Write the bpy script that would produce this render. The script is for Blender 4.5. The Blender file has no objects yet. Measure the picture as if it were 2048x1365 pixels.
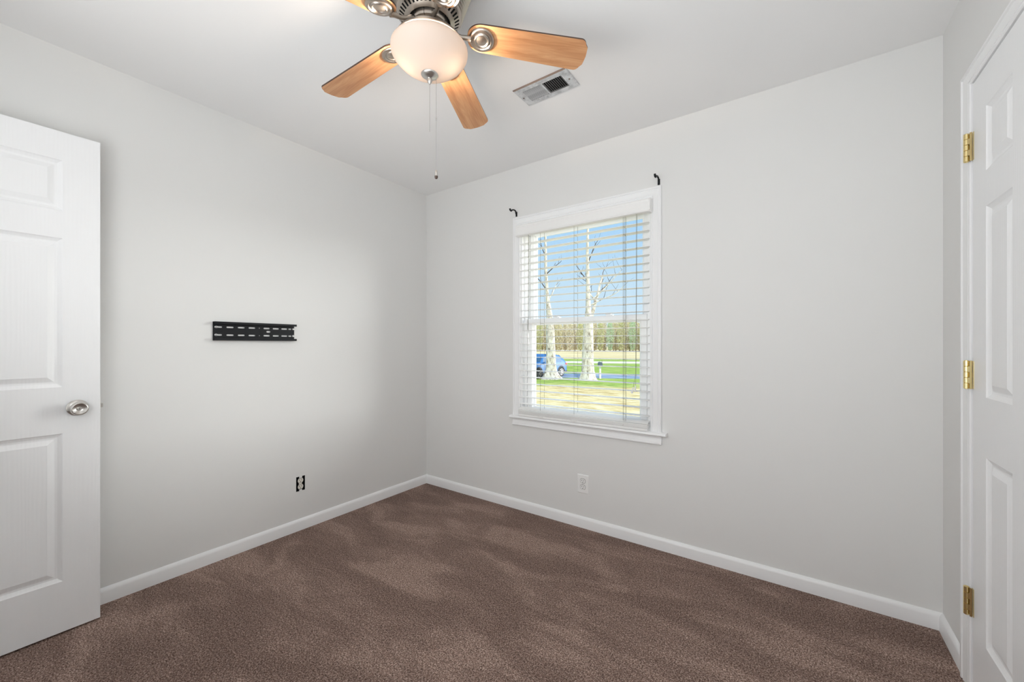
import bpy, bmesh, math, random
from mathutils import Vector, Matrix

random.seed(7)
PI = math.pi
S = bpy.context.scene
COL = S.collection

# ------------------------------------------------------------------ camera, world, light, exposure
cam_d = bpy.data.cameras.new('camera')
cam = bpy.data.objects.new('camera', cam_d)
COL.objects.link(cam)
CAM = Vector((2.559, -2.3575, 1.1693))
YAW = 0.61577
YR_ = -2.78
cam.location = CAM
cam.rotation_euler = (PI / 2, 0, YAW)
cam_d.sensor_width = 36.0
cam_d.lens = 799.8 / 2048 * 36.0
cam_d.shift_y = (690.6 - 682.5) / 2048
cam_d.clip_start = 0.02
cam_d.clip_end = 2000
S.camera = cam

S.view_settings.view_transform = 'Standard'
S.view_settings.look = 'None'
S.view_settings.exposure = 0.0
S.view_settings.gamma = 1.0
S.view_settings.use_curve_mapping = False
S.cycles.use_denoising = True
S.cycles.max_bounces = 14
S.cycles.diffuse_bounces = 10
S.cycles.transparent_max_bounces = 16
S.cycles.sample_clamp_indirect = 4.0
S.cycles.caustics_reflective = False

world = bpy.data.worlds.new('sky')
S.world = world
world.use_nodes = True
wn = world.node_tree.nodes; wl = world.node_tree.links
wn.clear()
w_out = wn.new('ShaderNodeOutputWorld'); w_bg = wn.new('ShaderNodeBackground')
w_tc = wn.new('ShaderNodeTexCoord'); w_sep = wn.new('ShaderNodeSeparateXYZ'); w_rmp = wn.new('ShaderNodeValToRGB')
wl.new(w_tc.outputs['Generated'], w_sep.inputs[0]); wl.new(w_sep.outputs['Z'], w_rmp.inputs[0])
e = w_rmp.color_ramp.elements
e[0].position = 0.0; e[0].color = (0.74, 0.87, 0.98, 1)
e[1].position = 0.36; e[1].color = (0.34, 0.64, 1.0, 1)
m_ = w_rmp.color_ramp.elements.new(0.14); m_.color = (0.60, 0.80, 0.98, 1)
wl.new(w_rmp.outputs[0], w_bg.inputs[0]); wl.new(w_bg.outputs[0], w_out.inputs[0])
w_bg.inputs[1].default_value = 1.0


def lamp(name, typ, loc, direction=None, energy=1.0, color=(1, 1, 1), **kw):
    d = bpy.data.lights.new(name, typ)
    d.energy = energy; d.color = color
    for k, v in kw.items():
        setattr(d, k, v)
    o = bpy.data.objects.new(name, d)
    COL.objects.link(o)
    o.location = loc
    if direction is not None:
        o.rotation_euler = Vector(direction).to_track_quat('-Z', 'Y').to_euler()
    return o


# the sun, from behind the house, and the broad bright haze of sky opposite the window
lamp('sun', 'SUN', (8, -12, 20), (-0.45, 0.62, -0.75), 3.2, (1.0, 0.95, 0.86), angle=math.radians(1.0))
lamp('sky_glow', 'SUN', (20, 18, 8), (-1.45, -1.36, -0.22), 8.0, (1.0, 0.99, 0.97), angle=math.radians(42))
# fill light added in the unseen hallway behind the open door
lamp('hall_fill_light', 'AREA', (0.55, -3.55, 1.25), (0.25, 1, 0.05), 4.0, (0.98, 0.99, 1.0), shape='RECTANGLE', size=0.9, size_y=1.9)

# soft fill light added at the rear wall behind the camera; no window is built
lamp('rear_fill_light', 'AREA', (1.95, YR_ + .02, 1.55), (0.0, 1, 0.62), 55.0, (0.96, 0.985, 1.0), shape='RECTANGLE', size=1.8, size_y=1.25)

# ------------------------------------------------------------------ helpers


def mat(name, color=(0.8, 0.8, 0.8), rough=0.5, metal=0.0, bump=None, spec=0.5):
    m = bpy.data.materials.new(name)
    m.use_nodes = True
    b = m.node_tree.nodes['Principled BSDF']
    b.inputs['Base Color'].default_value = (*color, 1)
    b.inputs['Roughness'].default_value = rough
    b.inputs['Metallic'].default_value = metal
    b.inputs['Specular IOR Level'].default_value = spec
    if bump:
        add_bump(m, *bump)
    return m


def bsdf(m):
    return m.node_tree.nodes['Principled BSDF']


def coords(m, scale=(1, 1, 1)):
    n = m.node_tree.nodes; l = m.node_tree.links
    tc = n.new('ShaderNodeTexCoord'); mp = n.new('ShaderNodeMapping')
    mp.inputs['Scale'].default_value = scale
    l.new(tc.outputs['Object'], mp.inputs[0])
    return mp.outputs[0]


def noise(m, vec, scale, detail=2.0, rough=0.5, dist=0.0):
    t = m.node_tree.nodes.new('ShaderNodeTexNoise')
    t.inputs['Scale'].default_value = scale
    t.inputs['Detail'].default_value = detail
    t.inputs['Roughness'].default_value = rough
    t.inputs['Distortion'].default_value = dist
    m.node_tree.links.new(vec, t.inputs['Vector'])
    return t.outputs[0]


def ramp(m, fac, stops):
    r = m.node_tree.nodes.new('ShaderNodeValToRGB')
    m.node_tree.links.new(fac, r.inputs[0])
    el = r.color_ramp.elements
    while len(el) < len(stops):
        el.new(0.5)
    for k, (p, c) in enumerate(stops):
        el[k].position = p
        el[k].color = (*c, 1) if len(c) == 3 else c
    return r.outputs[0]


def mix(m, fac, a, b, mode='MIX'):
    x = m.node_tree.nodes.new('ShaderNodeMix')
    x.data_type = 'RGBA'; x.blend_type = mode
    l = m.node_tree.links
    for v, s in ((fac, x.inputs[0]), (a, x.inputs[6]), (b, x.inputs[7])):
        if hasattr(v, 'is_output'):
            l.new(v, s)
        elif isinstance(v, (int, float)):
            s.default_value = v
        else:
            s.default_value = (*v, 1)
    return x.outputs[2]


def math_n(m, op, a, b=None):
    x = m.node_tree.nodes.new('ShaderNodeMath'); x.operation = op
    for v, s in ((a, x.inputs[0]), (b, x.inputs[1])):
        if v is None:
            continue
        if hasattr(v, 'is_output'):
            m.node_tree.links.new(v, s)
        else:
            s.default_value = v
    return x.outputs[0]


def bump_from(m, height, strength, dist):
    b = m.node_tree.nodes.new('ShaderNodeBump')
    b.inputs['Strength'].default_value = strength
    b.inputs['Distance'].default_value = dist
    m.node_tree.links.new(height, b.inputs['Height'])
    m.node_tree.links.new(b.outputs[0], bsdf(m).inputs['Normal'])


def add_bump(m, scale, strength, dist, detail=3.0):
    bump_from(m, noise(m, coords(m), scale, detail), strength, dist)


def setc(m, out):
    m.node_tree.links.new(out, bsdf(m).inputs['Base Color'])


ORG = {}


def empty(name, loc, rz=0.0):
    o = bpy.data.objects.new(name, None)
    COL.objects.link(o)
    o.location = loc
    o.rotation_euler = (0, 0, rz)
    o.empty_display_size = 0.1
    ORG[o] = (Vector(loc), rz)
    return o


def tag(o, label=None, cat=None, group=None, kind=None):
    if label: o['label'] = label
    if cat: o['category'] = cat
    if group: o['group'] = group
    if kind: o['kind'] = kind
    return o


def obj(name, bm, mats, parent=None, smooth=None, local=False, bevel=0.0):
    """Link one mesh object. bm is in world coordinates unless local."""
    me = bpy.data.meshes.new(name)
    bmesh.ops.recalc_face_normals(bm, faces=bm.faces)
    if parent is not None and not local:
        o0, rz = ORG[parent]
        bm.transform(Matrix.Rotation(-rz, 4, 'Z') @ Matrix.Translation(-o0))
    bm.to_mesh(me); bm.free()
    if smooth is not None:
        me.polygons.foreach_set('use_smooth', [True] * len(me.polygons))
        if smooth > 0:
            me.set_sharp_from_angle(angle=math.radians(smooth))
    if not isinstance(mats, (list, tuple)):
        mats = [mats]
    for x in mats:
        me.materials.append(x)
    o = bpy.data.objects.new(name, me)
    COL.objects.link(o)
    if parent is not None:
        o.parent = parent
        ORG[o] = ORG[parent]
    else:
        ORG[o] = (Vector((0, 0, 0)), 0.0)
    if bevel:
        b = o.modifiers.new('bevel', 'BEVEL'); b.width = bevel; b.segments = 2
        b.limit_method = 'ANGLE'; b.angle_limit = math.radians(40)
    return o


def struct(name, bm, mats, **kw):
    return tag(obj(name, bm, mats, **kw), kind='structure')


def box(bm, x0, x1, y0, y1, z0, z1, mi=0, M=None):
    vs = [bm.verts.new((x, y, z)) for z in (z0, z1) for y in (y0, y1) for x in (x0, x1)]
    if M is not None:
        for v in vs: v.co = M @ v.co
    for q in ((0, 2, 3, 1), (4, 5, 7, 6), (0, 1, 5, 4), (1, 3, 7, 5), (3, 2, 6, 7), (2, 0, 4, 6)):
        f = bm.faces.new([vs[i] for i in q]); f.material_index = mi
    return vs


def lathe(bm, prof, seg=32, M=None, cap=(True, True), mi=0):
    """prof = [(r, z)...]; axis z."""
    rings = []
    for r, z in prof:
        if r < 1e-6:
            rings.append([bm.verts.new((0, 0, z))])
        else:
            rings.append([bm.verts.new((r * math.cos(2 * PI * k / seg), r * math.sin(2 * PI * k / seg), z)) for k in range(seg)])
    new = [v for r in rings for v in r]
    for a, b in zip(rings, rings[1:]):
        for k in range(seg):
            j = (k + 1) % seg
            if len(a) == 1 and len(b) == 1: continue
            if len(a) == 1: f = bm.faces.new((a[0], b[j], b[k]))
            elif len(b) == 1: f = bm.faces.new((a[k], a[j], b[0]))
            else: f = bm.faces.new((a[k], a[j], b[j], b[k]))
            f.material_index = mi
    if cap[0] and len(rings[0]) > 1: bm.faces.new(rings[0][::-1]).material_index = mi
    if cap[1] and len(rings[-1]) > 1: bm.faces.new(rings[-1]).material_index = mi
    if M is not None:
        for v in new: v.co = M @ v.co
    return new


def tube(bm, pts, radii, seg=8, cap=True, mi=0):
    pts = [Vector(p) for p in pts]
    if isinstance(radii, (int, float)): radii = [radii] * len(pts)
    rings = []
    ref = None
    for i, p in enumerate(pts):
        d = (pts[min(i + 1, len(pts) - 1)] - pts[max(i - 1, 0)])
        if d.length < 1e-9: d = Vector((0, 0, 1))
        d.normalize()
        if ref is None:
            ref = Vector((0, 0, 1)) if abs(d.z) < 0.9 else Vector((1, 0, 0))
        a = d.cross(ref)
        if a.length < 1e-4: a = d.cross(Vector((0, 1, 0.1)))
        a.normalize(); b = d.cross(a).normalized()
        ref = a.cross(d).normalized()
        rings.append([bm.verts.new(p + (a * math.cos(2 * PI * k / seg) + b * math.sin(2 * PI * k / seg)) * radii[i]) for k in range(seg)])
    for r0, r1 in zip(rings, rings[1:]):
        for k in range(seg):
            j = (k + 1) % seg
            bm.faces.new((r0[k], r0[j], r1[j], r1[k])).material_index = mi
    if cap:
        bm.faces.new(rings[0][::-1]).material_index = mi
        bm.faces.new(rings[-1]).material_index = mi


def extrude_poly(bm, pts, depth, M=None, mi_side=0, mi_bot=0, mi_top=0):
    """pts 2-D outline in xy, from z=0 to z=depth."""
    a = [bm.verts.new((x, y, 0)) for x, y in pts]
    b = [bm.verts.new((x, y, depth)) for x, y in pts]
    n = len(pts)
    for k in range(n):
        j = (k + 1) % n
        bm.faces.new((a[k], a[j], b[j], b[k])).material_index = mi_side
    bm.faces.new(a[::-1]).material_index = mi_bot
    bm.faces.new(b).material_index = mi_top
    if M is not None:
        for v in a + b: v.co = M @ v.co


def sweep(bm, rings, closed=True, caps=True):
    """rings: list of equally long point lists; joined in order."""
    R_ = [[bm.verts.new(p) for p in r] for r in rings]
    n = len(R_[0])
    for a, b in zip(R_, R_[1:]):
        for k in range(n if closed else n - 1):
            j = (k + 1) % n
            bm.faces.new((a[k], a[j], b[j], b[k]))
    if caps and closed:
        bm.faces.new(R_[0][::-1]); bm.faces.new(R_[-1])


def wall_grid(bm, axis, w0, w1, us, zs, holes):
    """Solid wall slab between w0 and w1 on axis ('x' or 'y'); us and zs are sorted cuts; holes are (u0,u1,z0,z1)."""
    def P(u, w, z): return (w, u, z) if axis == 'x' else (u, w, z)
    def solid(i, k):
        if i < 0 or k < 0 or i >= len(us) - 1 or k >= len(zs) - 1: return False
        cu = (us[i] + us[i + 1]) / 2; cz = (zs[k] + zs[k + 1]) / 2
        return not any(h[0] < cu < h[1] and h[2] < cz < h[3] for h in holes)
    for i in range(len(us) - 1):
        for k in range(len(zs) - 1):
            if not solid(i, k): continue
            u0, u1, z0, z1 = us[i], us[i + 1], zs[k], zs[k + 1]
            for w in (w0, w1):
                bm.faces.new([bm.verts.new(P(*c)) for c in ((u0, w, z0), (u1, w, z0), (u1, w, z1), (u0, w, z1))])
            for (di, dk, c) in ((-1, 0, ((u0, w0, z0), (u0, w1, z0), (u0, w1, z1), (u0, w0, z1))),
                                (1, 0, ((u1, w0, z0), (u1, w1, z0), (u1, w1, z1), (u1, w0, z1))),
                                (0, -1, ((u0, w0, z0), (u1, w0, z0), (u1, w1, z0), (u0, w1, z0))),
                                (0, 1, ((u0, w0, z1), (u1, w0, z1), (u1, w1, z1), (u0, w1, z1)))):
                if not solid(i + di, k + dk):
                    bm.faces.new([bm.verts.new(P(*q)) for q in c])
    bmesh.ops.remove_doubles(bm, verts=bm.verts, dist=1e-5)


# ------------------------------------------------------------------ materials
m_wall = mat('wall_paint', (0.755, 0.755, 0.745), 0.65, bump=(260, 0.10, 0.0008), spec=0.3)
m_ceil = mat('ceiling_paint', (0.86, 0.86, 0.86), 0.85, bump=(180, 0.06, 0.0008), spec=0.2)
m_trim = mat('trim_paint', (0.86, 0.865, 0.87), 0.35, bump=(90, 0.05, 0.0006))
m_vinyl = mat('window_vinyl', (0.88, 0.88, 0.88), 0.35)
m_slat = mat('blind_white', (0.87, 0.87, 0.86), 0.4)
m_cord = mat('blind_cord', (0.20, 0.19, 0.15), 0.8)  # white cords coloured dark, imitating how they look against the light
m_white_plastic = mat('white_plastic', (0.86, 0.86, 0.85), 0.35)
m_ivory = mat('worn_ivory_plastic', (0.72, 0.69, 0.62), 0.45)
m_dark = mat('dark_void', (0.01, 0.01, 0.01), 0.9)
m_black = mat('black_metal', (0.009, 0.010, 0.012), 0.5, bump=(600, 0.2, 0.0005), spec=0.25)
m_nickel = mat('satin_nickel', (0.62, 0.60, 0.57), 0.30, 1.0)
m_nickel2 = mat('brushed_nickel', (0.47, 0.42, 0.37), 0.33, 1.0)
m_steel = mat('zinc_steel', (0.55, 0.55, 0.55), 0.35, 1.0)
m_brass = mat('polished_brass', (0.83, 0.68, 0.34), 0.24, 1.0)
m_ventmetal = mat('vent_metal', (0.62, 0.62, 0.63), 0.38, 0.75)
nz = noise(m_ventmetal, coords(m_ventmetal), 26, 4, 0.7)
setc(m_ventmetal, ramp(m_ventmetal, nz, [(0.3, (0.42, 0.42, 0.43)), (0.6, (0.72, 0.72, 0.73))]))
m_rust = mat('old_vent_edge', (0.22, 0.16, 0.13), 0.6)

# painted moulded door skin with embossed wood grain
m_door = mat('door_paint', (0.86, 0.865, 0.875), 0.38)
_v = coords(m_door, (1, 1, 1))
_mp = m_door.node_tree.nodes.new('ShaderNodeMapping'); _mp.inputs['Scale'].default_value = (26, 26, 3.2)
m_door.node_tree.links.new(_v, _mp.inputs[0])
_w = m_door.node_tree.nodes.new('ShaderNodeTexWave'); _w.wave_type = 'BANDS'; _w.bands_direction = 'Y'
_w.inputs['Scale'].default_value = 1.1; _w.inputs['Distortion'].default_value = 9.0
_w.inputs['Detail'].default_value = 2.0; _w.inputs['Detail Scale'].default_value = 0.55
m_door.node_tree.links.new(_mp.outputs[0], _w.inputs['Vector'])
bump_from(m_door, _w.outputs['Fac'], 0.16, 0.0010)

# carpet: cut pile in two browns, with vacuum lanes where the pile lies the other way
m_carpet = mat('brown_carpet', (0.2, 0.14, 0.12), 0.95, spec=0.1)
_c = coords(m_carpet)
f1 = noise(m_carpet, _c, 210, 3, 0.6, 0.4)
f2 = noise(m_carpet, _c, 90, 2, 0.5)
base = ramp(m_carpet, f1, [(0.36, (0.10, 0.060, 0.046)), (0.50, (0.262, 0.176, 0.145)), (0.64, (0.53, 0.40, 0.345))])
tone = ramp(m_carpet, f2, [(0.3, (0.72, 0.72, 0.72)), (0.7, (1.12, 1.12, 1.12))])
base = mix(m_carpet, 1.0, base, tone, 'MULTIPLY')
_c2 = coords(m_carpet)
_mp = m_carpet.node_tree.nodes.new('ShaderNodeMapping')
_mp.inputs['Rotation'].default_value = (0, 0, math.radians(28)); _mp.inputs['Scale'].default_value = (1.0, 2.6, 1)
m_carpet.node_tree.links.new(_c2, _mp.inputs[0])
lane = noise(m_carpet, _mp.outputs[0], 1.9, 3, 0.55, 0.6)
lane = ramp(m_carpet, lane, [(0.42, (0.86, 0.85, 0.85)), (0.54, (1.02, 1.02, 1.02)), (0.62, (1.28, 1.30, 1.30))])
base = mix(m_carpet, 1.0, base, lane, 'MULTIPLY')
setc(m_carpet, base)
bump_from(m_carpet, f1, 0.9, 0.006)

# glass
m_glass = bpy.data.materials.new('window_glass'); m_glass.use_nodes = True
n = m_glass.node_tree.nodes; l = m_glass.node_tree.links; n.clear()
o_ = n.new('ShaderNodeOutputMaterial'); mx = n.new('ShaderNodeMixShader'); tr = n.new('ShaderNodeBsdfTransparent'); gl = n.new('ShaderNodeBsdfGlossy')
gl.inputs['Roughness'].default_value = 0.02; mx.inputs[0].default_value = 0.008
tr.inputs[0].default_value = (0.98, 0.99, 0.98, 1)
l.new(tr.outputs[0], mx.inputs[1]); l.new(gl.outputs[0], mx.inputs[2]); l.new(mx.outputs[0], o_.inputs[0])

m_bowl = bpy.data.materials.new('frosted_glass'); m_bowl.use_nodes = True
n = m_bowl.node_tree.nodes; l = m_bowl.node_tree.links; n.clear()
o_ = n.new('ShaderNodeOutputMaterial'); mx = n.new('ShaderNodeMixShader'); tl = n.new('ShaderNodeBsdfTranslucent'); df = n.new('ShaderNodeBsdfPrincipled')
tl.inputs[0].default_value = (0.020, 0.0155, 0.0125, 1)
df.inputs['Base Color'].default_value = (0.84, 0.75, 0.68, 1); df.inputs['Roughness'].default_value = 0.6
mx.inputs[0].default_value = 0.60
l.new(tl.outputs[0], mx.inputs[1]); l.new(df.outputs[0], mx.inputs[2]); l.new(mx.outputs[0], o_.inputs[0])

# fan blade veneer: grain runs along local X
m_maple = mat('maple_veneer', (0.6, 0.33, 0.16), 0.33)
_v = coords(m_maple, (2.2, 34, 34))
g1 = noise(m_maple, _v, 1.6, 5, 0.6, 0.8)
setc(m_maple, ramp(m_maple, g1, [(0.30, (0.47, 0.205, 0.085)), (0.5, (0.58, 0.285, 0.130)), (0.72, (0.68, 0.375, 0.190))]))
m_walnut = mat('dark_blade_edge', (0.055, 0.028, 0.018), 0.4)

# ------------------------------------------------------------------ room shell
W, H = 3.054, 2.44
YR = -2.78          # rear wall
OX0, OX1, OZ0, OZ1 = 0.969, 1.8785, 0.672, 2.019   # window opening
BT, BH = 0.014, 0.070

bm = bmesh.new(); box(bm, -0.12, W + 0.12, YR - 1.2, 0.12, -0.15, 0.0); struct('floor', bm, m_carpet)
bm = bmesh.new(); box(bm, -0.12, W + 0.12, YR - 1.2, 0.12, H, H + 0.15); struct('ceiling', bm, m_ceil)
# left wall with the rough cut-out for the outlet
hole = (-1.0895, -1.0335, 0.2445, 0.3365)
bm = bmesh.new()
wall_grid(bm, 'x', -0.12, 0.0, [YR - 1.2, hole[0], hole[1], 0.12], [0, hole[2], hole[3], H], [hole])
struct('wall_left', bm, m_wall)
bm = bmesh.new()
wall_grid(bm, 'y', 0.0, 0.12, [0.0, OX0, OX1, W], [0, OZ0, OZ1, H], [(OX0, OX1, OZ0, OZ1)])
struct('wall_back', bm, m_wall)
# right wall: the closet door sits in a recess
D2Y0, D2Y1, D2Z = -1.075, -0.363, 2.045
bm = bmesh.new()
wall_grid(bm, 'x', W, W + 0.06, [YR, D2Y0 - .003, D2Y1 + .003, 0.12], [0, D2Z + .004, H], [(D2Y0 - .003, D2Y1 + .003, -1, D2Z + .004)])
box(bm, W + 0.06, W + 0.12, YR - 1.2, 0.12, 0, H)
struct('wall_right', bm, m_wall)
bm = bmesh.new()
wall_grid(bm, 'y', YR - 0.12, YR, [0.0, 0.125, 0.915, W + .06], [0, 2.05, H], [(0.125, 0.915, -1, 2.05)])
struct('wall_rear', bm, m_wall)
bm = bmesh.new(); box(bm, 0, W + .06, YR - 1.2, YR - 1.1, 0, H); struct('wall_hall', bm, m_wall)


def baseboard_profile():
    return [(0, 0), (BT, 0), (BT, BH - .018), (BT - .002, BH - .011), (BT - .006, BH - .005), (BT - .010, BH - .001), (0, BH)]


def board(name, side, a, b):
    bm = bmesh.new()
    rings = []
    for t in (a, b):
        if side == 'left': rings.append([(d, t, z) for d, z in baseboard_profile()])
        if side == 'back': rings.append([(t, -d, z) for d, z in baseboard_profile()])
        if side == 'right': rings.append([(W - d, t, z) for d, z in baseboard_profile()])
        if side == 'rear': rings.append([(t, YR + d, z) for d, z in baseboard_profile()])
    sweep(bm, rings)
    return struct(name, bm, m_trim, smooth=35)


board('baseboard_left', 'left', YR, 0)
board('baseboard_back', 'back', 0.0, W)
board('baseboard_right', 'right', -0.2835, 0)
board('baseboard_rear', 'rear', 0.99, W)

CAS = [(0, 0), (0, .0090), (.003, .0120), (.009, .0130), (.0115, .0105), (.0125, .0085), (.0155, .0088), (.017, .0118), (.030, .0140), (.042, .0165), (.0455, .0140), (.0475, .0142), (.050, .0185), (.058, .0190), (.0615, .0170), (.063, .013), (.063, 0)]

# ------------------------------------------------------------------ window
win = empty('window_1', (1.424, 0, OZ0)); tag(win, kind='structure')
# casing (three mitred sides)
bm = bmesh.new()
sx = (0.969 - 0.9085) / 0.063
rings = []
for cx, cz in ((-1, 0), (-1, 1), (1, 1), (1, 0)):
    r = []
    for w, d in CAS:
        w *= sx
        x = OX0 - w if cx < 0 else OX1 + w
        z = OZ0 if cz == 0 else OZ1 + w
        r.append((x, -d, z))
    rings.append(r)
sweep(bm, rings)
obj('window_casing', bm, m_trim, win, smooth=30)
# stool with rounded nose and horns
bm = bmesh.new()
prof = [(0.012, 0), (-0.036, 0), (-0.042, -.003), (-0.0455, -.008), (-0.0455, -.014), (-0.042, -.018), (-0.036, -.020), (0.0, -.020)]
sweep(bm, [[(x, y, OZ0 + z) for y, z in prof] for x in (0.8965, 1.9705)])
for v in bm.verts:
    if v.co.y > -0.0005 and not (OX0 < v.co.x < OX1):
        v.co.y = 0.0
obj('window_stool', bm, m_trim, win, smooth=40)
bm = bmesh.new()
prof = [(0, -.020), (-.016, -.020), (-.0165, -.028), (-.012, -.033), (-.0125, -.046), (-.016, -.052), (-.0165, -.060), (-.020, -.064), (-.020, -.069), (-.014, -.073), (0, -.073)]
sweep(bm, [[(x, y, OZ0 + z) for y, z in prof] for x in (0.906, 1.940)])
obj('window_apron', bm, m_trim, win, smooth=30)
# reveal: jamb boards and sill inside the opening
bm = bmesh.new()
t = 0.012
box(bm, OX0, OX0 + t, 0.0, 0.118, OZ0, OZ1); box(bm, OX1 - t, OX1, 0.0, 0.118, OZ0, OZ1)
box(bm, OX0 + t, OX1 - t, 0.0, 0.118, OZ1 - t, OZ1); box(bm, OX0 + t, OX1 - t, 0.012, 0.118, OZ0 - .001, OZ0 + t)
obj('window_jamb', bm, m_trim, win)
# vinyl frame with tracks
FX0, FX1, FZ0, FZ1 = 1.003, 1.846, 0.690, 1.985
bm = bmesh.new()
for x0, x1 in ((OX0 + t, FX0 - .002), (FX1 + .002, OX1 - t)):
    box(bm, x0, x1, 0.028, 0.110, OZ0 + t, OZ1 - t)
    xm = x0 + .003 if x0 < 1.4 else x1 - .003
box(bm, FX0 - .002, FX1 + .002, 0.028, 0.110, OZ0 + t, FZ0 - .002)
box(bm, FX0 - .002, FX1 + .002, 0.028, 0.110, FZ1 + .002, OZ1 - t)
obj('window_frame', bm, m_vinyl, win, bevel=.002)


def sash(name, x0, x1, z0, z1, yf, yb, sl, sr, bot, top, yg, bead=.012):
    """Rectangular sash: front at yf, back at yb, glass plane yg; sloped glazing bead."""
    bm = bmesh.new()
    def loop(dx0, dx1, dz0, dz1, y):
        return [bm.verts.new(p) for p in ((x0 + dx0, y, z0 + dz0), (x1 - dx1, y, z0 + dz0), (x1 - dx1, y, z1 - dz1), (x0 + dx0, y, z1 - dz1))]
    L = [loop(0, 0, 0, 0, yb), loop(0, 0, 0, 0, yf + .003), loop(.003, .003, .003, .003, yf), loop(sl - .006, sr - .006, bot - .006, top - .006, yf),
         loop(sl - .003, sr - .003, bot - .003, top - .003, yf + .003), loop(sl, sr, bot, top, yf + .010),
         loop(sl + bead, sr + bead, bot + bead, top + bead, yg), loop(sl + bead, sr + bead, bot + bead, top + bead, yb), loop(0, 0, 0, 0, yb)]
    for a, b in zip(L, L[1:]):
        for k in range(4):
            j = (k + 1) % 4
            bm.faces.new((a[k], a[j], b[j], b[k]))
    bmesh.ops.remove_doubles(bm, verts=bm.verts, dist=1e-6)
    s = obj(name, bm, m_vinyl, win)
    bm = bmesh.new()
    e_ = bead - .003
    box(bm, x0 + sl + e_, x1 - sr - e_, yg, yg + .004, z0 + bot + e_, z1 - top - e_)
    obj('window_pane', bm, m_glass, s)
    return s


lower = sash('lower_sash', FX0, FX1, FZ0, 1.3535, 0.030, 0.064, .044, .040, .036, .034, .052, bead=.010)
upper = sash('upper_sash', FX0, FX1, 1.315, FZ1, 0.067, 0.100, .036, .034, .034, .034, .088, bead=.010)
for lx in (1.236, 1.610):
    bm = bmesh.new()
    box(bm, lx - .022, lx + .022, 0.036, 0.062, 1.3535, 1.360)
    lathe(bm, [(0.012, 0), (0.012, .008), (0.009, .011)], 14, Matrix.Translation((lx, 0.050, 1.360)))
    box(bm, lx - .026, lx + .006, 0.036, 0.046, 1.361, 1.367)
    obj('sash_lock', bm, m_vinyl, lower, bevel=.0015)

# ------------------------------------------------------------------ blind
blind = empty('window_blind', (1.4235, -0.02, 0.672))
tag(blind, 'white two inch slat blind hanging open in front of the window, with valance', 'blind')
SX0, SX1 = 0.9755, 1.8715
bm = bmesh.new()
prof = [(0, 0), (-.034, 0), (-.039, .002), (-.0415, .007), (-.038, .012), (-.037, .020), (-.0385, .040), (-.037, .056), (-.041, .062), (-.0415, .068), (-.038, .074), (-.031, .077), (0, .077)]
sweep(bm, [[(x, -.018 + y, 1.930 + z) for y, z in prof] for x in (0.9605, 1.882)])
val = obj('valance', bm, m_slat, blind, smooth=35)
bm = bmesh.new()
pr = [(0, 0), (-.030, 0), (-.041, .010), (-.045, .030), (-.044, .050), (-.036, .070), (-.028, .077), (0, .077)]
sweep(bm, [[(x, -.018 + y * 1.0, 1.930 + z) for y, z in pr] for x in (1.882, 1.889)])
obj('valance_return', bm, m_slat, val, smooth=35)
bm = bmesh.new(); box(bm, SX0, SX1, -0.018, 0.026, 1.962, 2.006)
obj('headrail', bm, m_slat, blind, bevel=.002)


def slat_mesh(bm, length=SX1 - SX0, width=.050, th=.0028, arch=.0016):
    N = 6
    top = []; botm = []
    for k in range(N + 1):
        y = -width / 2 + width * k / N
        a = arch * (1 - (2 * y / width) ** 2)
        top.append((y, a + th / 2)); botm.append((y, a - th / 2))
    prof = top + botm[::-1]
    sweep(bm, [[(x, y, z) for y, z in prof] for x in (-length / 2, length / 2)])


bm = bmesh.new(); slat_mesh(bm)
slat0 = obj('slat', bm, m_slat, blind, smooth=40, local=True)
SC = Vector((1.4235, -0.007, 0))
bo = Vector(blind.location)


def place_slat(o, z, rx=0, ry=0, rz=0, dx=0, dy=0):
    o.location = Vector((SC.x + dx, SC.y + dy, z)) - bo
    o.rotation_euler = (rx, ry, rz)


first = True
PITCH = .0467
for k in range(-10, 15):
    o = slat0 if first else slat0.copy()
    if not first:
        COL.objects.link(o); o.parent = blind
    first = False
    r = random.Random(k)
    place_slat(o, 1.2247 + PITCH * k, rx=math.radians(r.uniform(-1.2, 1.2)), ry=math.radians(r.uniform(-.12, .12)), dx=r.uniform(-.001, .001))
# slats gathered on the sill, leaning over one another
stack = [(.6915, 0, 0, 0, -.012, 0), (.6955, 0, 0, .002, -.013, .001), (.6995, 0, 0, -.002, -.0135, 0), (.7035, 0, .001, .003, -.015, .001), (.7075, 0, .001, .003, -.016, -.001),
         (.7120, .03, .002, .004, -.017, 0), (.7250, .27, .004, .003, -.012, 0)]
for z, rx, ry, rz, dy, dx in stack:
    o = slat0.copy(); COL.objects.link(o); o.parent = blind
    place_slat(o, z, rx, ry, rz, dx, dy)
bm = bmesh.new(); box(bm, SX0 + .003, SX1 - .003, -.0445, .0055, .6730, .6885)
obj('bottom_rail', bm, m_slat, blind, bevel=.003)
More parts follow.
